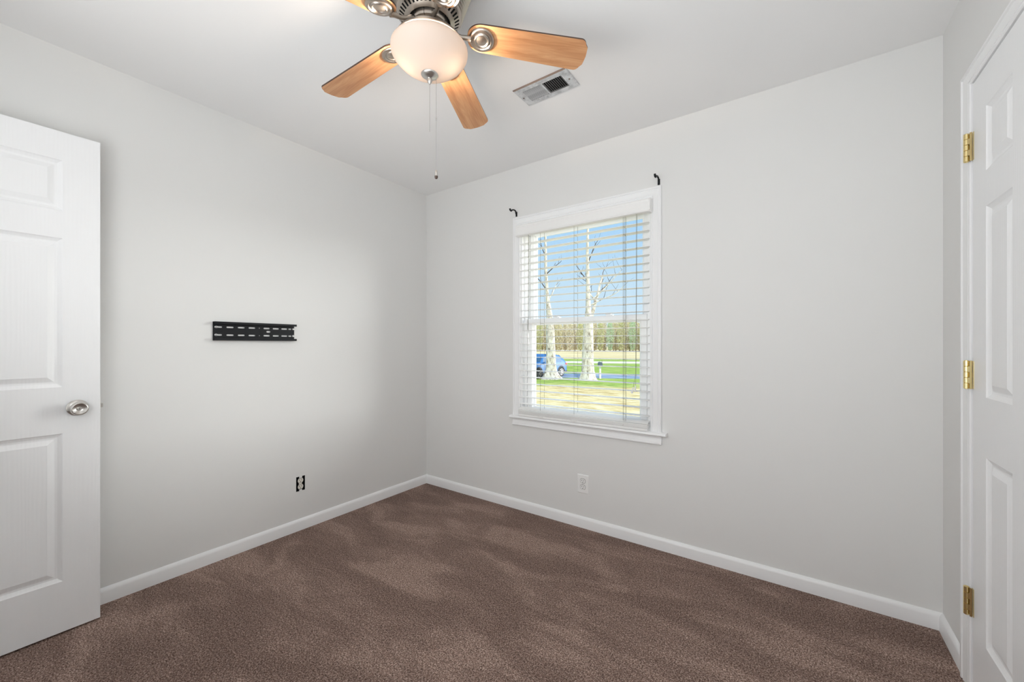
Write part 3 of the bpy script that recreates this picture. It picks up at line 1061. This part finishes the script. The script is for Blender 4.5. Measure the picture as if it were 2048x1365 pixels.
field = ramp(m_lawn, noise(m_lawn, coords(m_lawn, (.3, 1, 1)), .25, 4, .6), [(.35, (0.55, 0.42, 0.20)), (.6, (0.80, 0.66, 0.40))])


def step_n(val, lo, hi):
    x = m_lawn.node_tree.nodes.new('ShaderNodeMapRange'); x.clamp = True
    m_lawn.node_tree.links.new(val, x.inputs[0])
    x.inputs[1].default_value = lo; x.inputs[2].default_value = hi
    return x.outputs[0]


c1_ = mix(m_lawn, step_n(sw, 17.5, 20.5), straw, green)
c2_ = mix(m_lawn, step_n(s_, 60, 66), c1_, field)
setc(m_lawn, c2_)
bm = bmesh.new()
bm.faces.new([bm.verts.new(p) for p in ((-420, -40, G), (260, -40, G), (260, 520, G), (-420, 520, G))])
struct('ground', bm, m_lawn)


def strip(name, s0, s1, m, h):
    bm = bmesh.new()
    a, b, c, d = at(s0, -150), at(s0, 150), at(s1, 150), at(s1, -150)
    lo = [bm.verts.new((p.x, p.y, G - .05)) for p in (a, b, c, d)]
    hi = [bm.verts.new((p.x, p.y, G + h)) for p in (a, b, c, d)]
    for k in range(4): bm.faces.new((lo[k], lo[(k + 1) % 4], hi[(k + 1) % 4], hi[k]))
    bm.faces.new(hi); bm.faces.new(lo[::-1])
    return struct(name, bm, m)


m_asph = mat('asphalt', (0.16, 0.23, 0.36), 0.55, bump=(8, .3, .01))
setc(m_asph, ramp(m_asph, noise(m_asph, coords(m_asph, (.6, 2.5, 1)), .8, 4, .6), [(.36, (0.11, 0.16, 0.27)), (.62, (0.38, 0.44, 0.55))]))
m_gravel = mat('pale_gravel', (0.72, 0.68, 0.58), 0.9, bump=(6, .2, .01))
strip('street', 24.6, 28.7, m_asph, .02)
strip('gravel_track', 47.5, 53.0, m_gravel, .02)

m_bark = mat('pale_bark', (0.62, 0.56, 0.47), 0.9, bump=(9, .7, .03))
setc(m_bark, ramp(m_bark, noise(m_bark, coords(m_bark, (5, 5, 1.6)), 1.6, 5, .7), [(.34, (0.10, 0.075, 0.06)), (.44, (0.52, 0.46, 0.38)), (.62, (0.80, 0.76, 0.68))]))
m_twig = mat('dark_twig', (0.10, 0.075, 0.06), 0.9)


def grow(bm, p, d, r, L, depth, rnd):
    """A limb that bends and forks, down to twigs."""
    n = 5
    pts = [p.copy()]; rad = [r]
    q = p.copy(); dd = d.normalized()
    for k in range(n):
        dd = (dd + Vector((rnd.uniform(-.22, .22), rnd.uniform(-.22, .22), rnd.uniform(-.05, .20)))).normalized()
        q = q + dd * L / n
        pts.append(q.copy()); rad.append(r * (1 - .62 * (k + 1) / n))
        if depth > 0 and k >= 1:
            side = Vector((rnd.uniform(-1, 1), rnd.uniform(-1, 1), rnd.uniform(.1, .8))).normalized()
            grow(bm, q.copy(), dd * .5 + side, rad[-1] * .55, L * rnd.uniform(.35, .55), depth - 1, rnd)
    tube(bm, pts, rad, 5 if r < .05 else 8, True, 1 if r < .045 else 0)


def big_tree(name, base, knots, label, limbs, seed):
    """base (x,y); knots = (dx along view-right, z above ground, radius)."""
    rnd = random.Random(seed)
    root = Vector((base[0], base[1], G))
    bm = bmesh.new()
    seg = 20
    rings = []
    for i, (dx, z, r) in enumerate(knots):
        c = root + FR * dx + Vector((0, 0, z))
        ring = []
        for k in range(seg):
            a = 2 * PI * k / seg
            flare = 1 + (.22 * max(0, .7 - z) * math.cos(5 * a + seed)) + .04 * math.sin(3 * a + z)
            ring.append(bm.verts.new(c + Vector((math.cos(a), math.sin(a), 0)) * r * flare))
        rings.append(ring)
    for a, b in zip(rings, rings[1:]):
        for k in range(seg): bm.faces.new((a[k], a[(k + 1) % seg], b[(k + 1) % seg], b[k]))
    bm.faces.new(rings[-1])
    for (dx, z, ddx, ddy, ddz, r, L, dep) in limbs:
        p = root + FR * dx + Vector((0, 0, z))
        grow(bm, p, FR * ddx + Vector((-FR.y, FR.x, 0)) * ddy + Vector((0, 0, ddz)), r, L, dep, rnd)
    o = obj(name, bm, [m_bark, m_twig], smooth=60)
    o.data.transform(Matrix.Translation(-root)); o.location = root
    tag(o, label, 'tree')
    return o


big_tree('bare_tree', (-10.75, 20.95), [(0, -.3, .86), (0, 0, .72), (0, .18, .56), (0, .5, .41), (0, .9, .34), (0, 1.6, .31), (-.02, 3.0, .29), (-.1, 4.3, .20), (-.25, 5.6, .11), (-.34, 7.5, .08), (-.36, 11.0, .04)],
         'pale barked bare tree outside, standing in front of the blue car',
         [(-.20, 5.2, .7, .1, 1.1, .045, 1.5, 1), (-.3, 6.0, -.7, .2, 1.0, .04, 1.2, 1), (-.3, 7.0, .8, -.3, .9, .04, 1.3, 1), (-.34, 8.2, -.5, 0, 1, .035, 1.2, 1)], 3)
big_tree('bare_tree', (-8.42, 21.65), [(-.05, -.3, .74), (-.05, 0, .60), (-.03, .2, .50), (0, .6, .41), (0, 1.2, .37), (.03, 2.4, .345), (.06, 3.6, .30), (.05, 4.6, .17), (.02, 6.2, .12), (-.02, 8.2, .09), (.05, 11.5, .05)],
         'pale barked bare tree outside the window, to the right of the blue car',
         [(.18, 3.9, .45, .1, 1.2, .13, 3.2, 2), (.25, 5.2, 1.0, .0, .75, .045, 2.8, 1), (.1, 4.8, 1.1, -.1, .6, .045, 2.6, 1), (.0, 6.4, -.5, .2, 1, .04, 1.3, 1), (.02, 7.6, .6, 0, 1, .04, 1.6, 1), (.0, 5.8, .2, .6, 1, .05, 1.8, 2)], 11)

# mailbox at the kerb
mp_ = Vector((-8.15, 23.05, G))
mb = empty('mailbox', mp_, YAW); tag(mb, 'small dark mailbox on a white wooden post beside the street, right of both bare trees', 'mailbox')
m_post = mat('white_post', (0.85, 0.84, 0.80), .7)
m_mb = mat('mailbox_metal', (0.10, 0.13, 0.17), .45)
bm = bmesh.new(); box(bm, -.055, .055, -.055, .055, -.1, .86); box(bm, -.075, .075, -.20, .20, .86, .885)
obj('post', bm, m_post, mb, local=True, bevel=.006)
bm = bmesh.new()
pr_ = [(-.11, 0), (.11, 0), (.11, .14)] + [(.11 * math.cos(math.radians(a)), .14 + .11 * math.sin(math.radians(a))) for a in range(15, 180, 15)] + [(-.11, .14)]
sweep(bm, [[(x, y, .885 + z) for x, z in pr_] for y in (-.26, .24)])
obj('box', bm, m_mb, mb, local=True)
bm = bmesh.new(); box(bm, .112, .120, -.10, -.08, 1.0, 1.22); box(bm, .112, .120, -.10, .02, 1.15, 1.22)
obj('flag', bm, mat('red_flag', (.45, .05, .04), .5), mb, local=True)

# the blue car
hd = (FR * -.66 + Vector((-FR.y, FR.x, 0)) * -.75).normalized()
m_carpaint = mat('blue_car_paint', (0.030, 0.15, 0.40), 0.5, 0)
m_carglass = mat('car_glass', (0.04, 0.12, 0.24), 0.45, spec=0.3)
m_trimblack = mat('black_cladding', (0.02, 0.02, 0.022), .6)
m_tyre = mat('tyre', (0.02, 0.02, 0.02), .8)
m_alloy = mat('alloy', (0.5, 0.5, 0.5), .35, .9)
m_tail = mat('tail_lamp', (0.45, 0.03, 0.03), .25)
rw = Vector((-11.30, 23.25, G + .0))       # ground point of the far wheel on the near side
lat = Vector((-hd.y, hd.x, 0))
if lat.dot(Vector((-FR.y, FR.x, 0))) < 0: lat = -lat     # away from the camera
ctr = rw + hd * 1.32 + lat * .82
car = empty('car', ctr, math.atan2(hd.y, hd.x)); tag(car, 'blue hatchback crossover car with black wheel arches parked behind the left bare tree', 'car')
ST = [(-2.20, .88, .80, .45), (-2.12, .97, .86, .32), (-1.98, 1.10, .89, .28), (-1.80, 1.30, .91, .26), (-1.45, 1.53, .92, .24), (-.9, 1.62, .92, .24), (-.1, 1.64, .92, .24), (.35, 1.58, .92, .24), (.75, 1.36, .92, .24), (1.12, 1.10, .915, .24), (1.6, 1.03, .90, .24), (1.98, .95, .86, .26), (2.15, .82, .80, .32), (2.22, .66, .72, .42)]


def sect(x, T, w, zb):
    if T > 1.12:
        k = (T - 1.12) / .52
        h = [(w * .96, zb), (w, .45), (w, .70), (w * .97, .98), (w - .05 - .19 * k, T - .06), (w - .14 - .22 * k, T - .005), (0, T)]
    else:
        h = [(w * .96, zb), (w, min(.45, T - .2)), (w, min(.70, T - .12)), (w * .95, T - .05), (w * .88, T - .02), (w * .7, T), (0, T + .01)]
    return [(x, y, z) for y, z in h] + [(x, -y, z) for y, z in h[-2::-1]]


bm = bmesh.new(); sweep(bm, [sect(*s) for s in ST])
obj('body', bm, m_carpaint, car, smooth=50, local=True)


def interp(x):
    for a, b in zip(ST, ST[1:]):
        if a[0] <= x <= b[0]:
            f = (x - a[0]) / (b[0] - a[0])
            return tuple(a[k] + (b[k] - a[k]) * f for k in range(4))


for sgn in (1, -1):
    for xa, xb in ((-1.42, -.72), (-.64, .10), (.18, .72)):
        bm = bmesh.new(); top = []; low = []
        for k in range(7):
            x = xa + (xb - xa) * k / 6
            s = sect(*interp(x)); b0 = Vector(s[3]); t0 = Vector(s[4])
            lo_ = b0.lerp(t0, .10); hi_ = b0.lerp(t0, .92)
            for p, ls in ((lo_, low), (hi_, top)): ls.append(Vector((p.x, sgn * (p.y + .006), p.z)))
        a = [bm.verts.new(p) for p in low]; b = [bm.verts.new(p) for p in top]
        for k in range(6): bm.faces.new((a[k], a[k + 1], b[k + 1], b[k]))
        obj('side_window', bm, m_carglass, car, local=True)
    bm = bmesh.new()
    box(bm, -2.08, 1.98, sgn * .915 - .012, sgn * .915 + .012, .24, .40)
    obj('sill_cladding', bm, m_trimblack, car, local=True, bevel=.01)
    for wx in (-1.32, 1.32):
        bm = bmesh.new()
        n_ = 14
        for k in range(n_):
            a0, a1 = PI * k / n_ - .15, PI * (k + 1) / n_ - .15
            if k == n_ - 1: a1 = PI + .15
            P4 = [(wx + r_ * math.cos(a), .33 + r_ * math.sin(a)) for r_, a in ((.36, a0), (.45, a0), (.45, a1), (.36, a1))]
            vs = [bm.verts.new((x, sgn * y_, z)) for y_ in (.90, .945) for x, z in P4]
            for q in ((0, 1, 2, 3), (4, 5, 6, 7), (0, 1, 5, 4), (2, 3, 7, 6), (1, 2, 6, 5), (3, 0, 4, 7)):
                bm.faces.new([vs[i] for i in q])
        obj('wheel_arch', bm, m_trimblack, car, local=True)
        MW = Matrix.Translation((wx, sgn * .955, .34)) @ Matrix.Rotation(sgn * -PI / 2, 4, 'X') @ Matrix.Rotation(PI if False else 0, 4, 'Z')
        bm = bmesh.new()
        lathe(bm, [(.22, -.20), (.31, -.20), (.34, -.17), (.34, -.03), (.32, 0), (.24, .0), (.225, -.03)], 32, MW, cap=(True, True))
        wh = obj('wheel', bm, m_tyre, car, smooth=40, local=True)
        bm = bmesh.new()
        lathe(bm, [(.235, -.012), (.235, .004), (.215, .004), (.212, -.028)], 32, MW, cap=(False, False))
        lathe(bm, [(.05, -.02), (.05, .008), (.03, .012), (0, .012)], 16, MW, cap=(False, False))
        for k in range(5):
            box(bm, .03, .225, -.022, .022, -.015, .004, 0, MW @ Matrix.Rotation(2 * PI * k / 5, 4, 'Z'))
        obj('alloy_rim', bm, m_alloy, wh, local=True)
bm = bmesh.new(); vs = [bm.verts.new(p) for p in ((.74, -.72, 1.372), (.74, .72, 1.372), (1.10, .80, 1.125), (1.10, -.80, 1.125))]
for v in vs: v.co.z += .012
bm.faces.new(vs); obj('windscreen', bm, m_carglass, car, local=True)
bm = bmesh.new(); vs = [bm.verts.new(p) for p in ((-1.50, -.60, 1.53), (-1.50, .60, 1.53), (-1.93, .72, 1.17), (-1.93, -.72, 1.17))]
for v in vs: v.co.z += .012; v.co.x -= .006
bm.faces.new(vs); obj('rear_window', bm, m_carglass, car, local=True)
for sgn in (1, -1):
    bm = bmesh.new(); box(bm, -2.16, -1.90, sgn * .80 - .07, sgn * .80 + .095, .84, .97); obj('tail_lamp', bm, m_tail, car, local=True, bevel=.02)
    bm = bmesh.new(); box(bm, 1.93, 2.16, sgn * .70 - .13, sgn * .70 + .13, .70, .82); obj('headlamp', bm, m_alloy, car, local=True, bevel=.02)
    bm = bmesh.new(); box(bm, .62, .80, sgn * 1.0 - .09, sgn * 1.0 + .06, 1.0, 1.12); obj('wing_mirror', bm, m_carpaint, car, local=True, bevel=.02)

# woodland beyond the field: each tree a thing of its own
tints = [mat('woodland_beige', (0.74, 0.67, 0.44), .95, spec=0), mat('woodland_olive', (0.68, 0.67, 0.38), .95, spec=0), mat('woodland_green', (0.56, 0.68, 0.46), .95, spec=0), mat('woodland_tan', (0.80, 0.72, 0.55), .95, spec=0)]
m_ftrunk = mat('woodland_trunk', (0.46, 0.38, 0.28), .95)
protos = []
for k in range(5):
    rnd = random.Random(50 + k)
    bm = bmesh.new()
    Ht = 12.4
    tube(bm, [(0, 0, -.3), (.05, 0, 3), (-.1, .05, 7), (.1, 0, Ht - 1)], [.26, .20, .13, .03], 6, True, 0)
    for q in range(14):
        a = rnd.uniform(0, 2 * PI); z0 = rnd.uniform(2.2, 9.5); R_ = rnd.uniform(.9, 1.7) * (1 - z0 / 18)
        tube(bm, [(0, 0, z0), (R_ * .5 * math.cos(a), R_ * .5 * math.sin(a), z0 + R_ * .6), (R_ * math.cos(a), R_ * math.sin(a), z0 + R_ * 1.5)], [.07, .045, .015], 4, True, 0)
    tr = obj('woodland_tree', bm, m_ftrunk, None)
    bm = bmesh.new()
    for q in range(1500):
        a = rnd.uniform(0, 2 * PI); u_ = rnd.random() ** .5; z0 = rnd.uniform(.6, Ht)
        rr = u_ * 1.75 * math.sin(PI * min(1, max(.12, z0 / (Ht + .8)))) ** .6
        c = Vector((rr * math.cos(a), rr * math.sin(a), z0))
        d1 = Vector((rnd.uniform(-1, 1), rnd.uniform(-1, 1), rnd.uniform(-.6, 1.4))).normalized() * rnd.uniform(.16, .42)
        d2 = d1.cross(Vector((rnd.uniform(-1, 1), rnd.uniform(-1, 1), rnd.uniform(-1, 1)))).normalized() * rnd.uniform(.05, .13)
        bm.faces.new([bm.verts.new(c + v) for v in (-d1, d2, d1, -d2)])
    me_t = obj('foliage', bm, tints[k % 4], tr)
    protos.append((tr, me_t))
used = set()
rnd = random.Random(5)
grp = 'pale woodland trees beyond the field'
idx = 0
for row, s in enumerate((142, 146, 150, 154)):
    nrow = 24
    for k in range(nrow):
        t_ = -39 + 87 * (k + .5 * (row % 2) + rnd.uniform(-.08, .08)) / nrow
        right = (k / nrow) > .50
        pk = rnd.choice((2, 2, 4, 1)) if right and row == 0 else rnd.choice((0, 1, 3, 4))
        tr, fo = protos[pk]
        if pk not in used:
            used.add(pk); o = tr; f_ = fo
        else:
            o = tr.copy(); COL.objects.link(o); f_ = fo.copy(); COL.objects.link(f_); f_.parent = o
        o.location = at(s + rnd.uniform(-.3, .3), t_)
        o.rotation_euler = (0, 0, rnd.uniform(0, 6.28))
        sc_ = rnd.uniform(.82, .92); o.scale = (sc_, sc_, sc_)
        tag(o, 'pale woodland tree in the distant line beyond the straw field', 'tree', grp)
for k in range(5):
    if k not in used:
        for o in protos[k]: bpy.data.objects.remove(o)
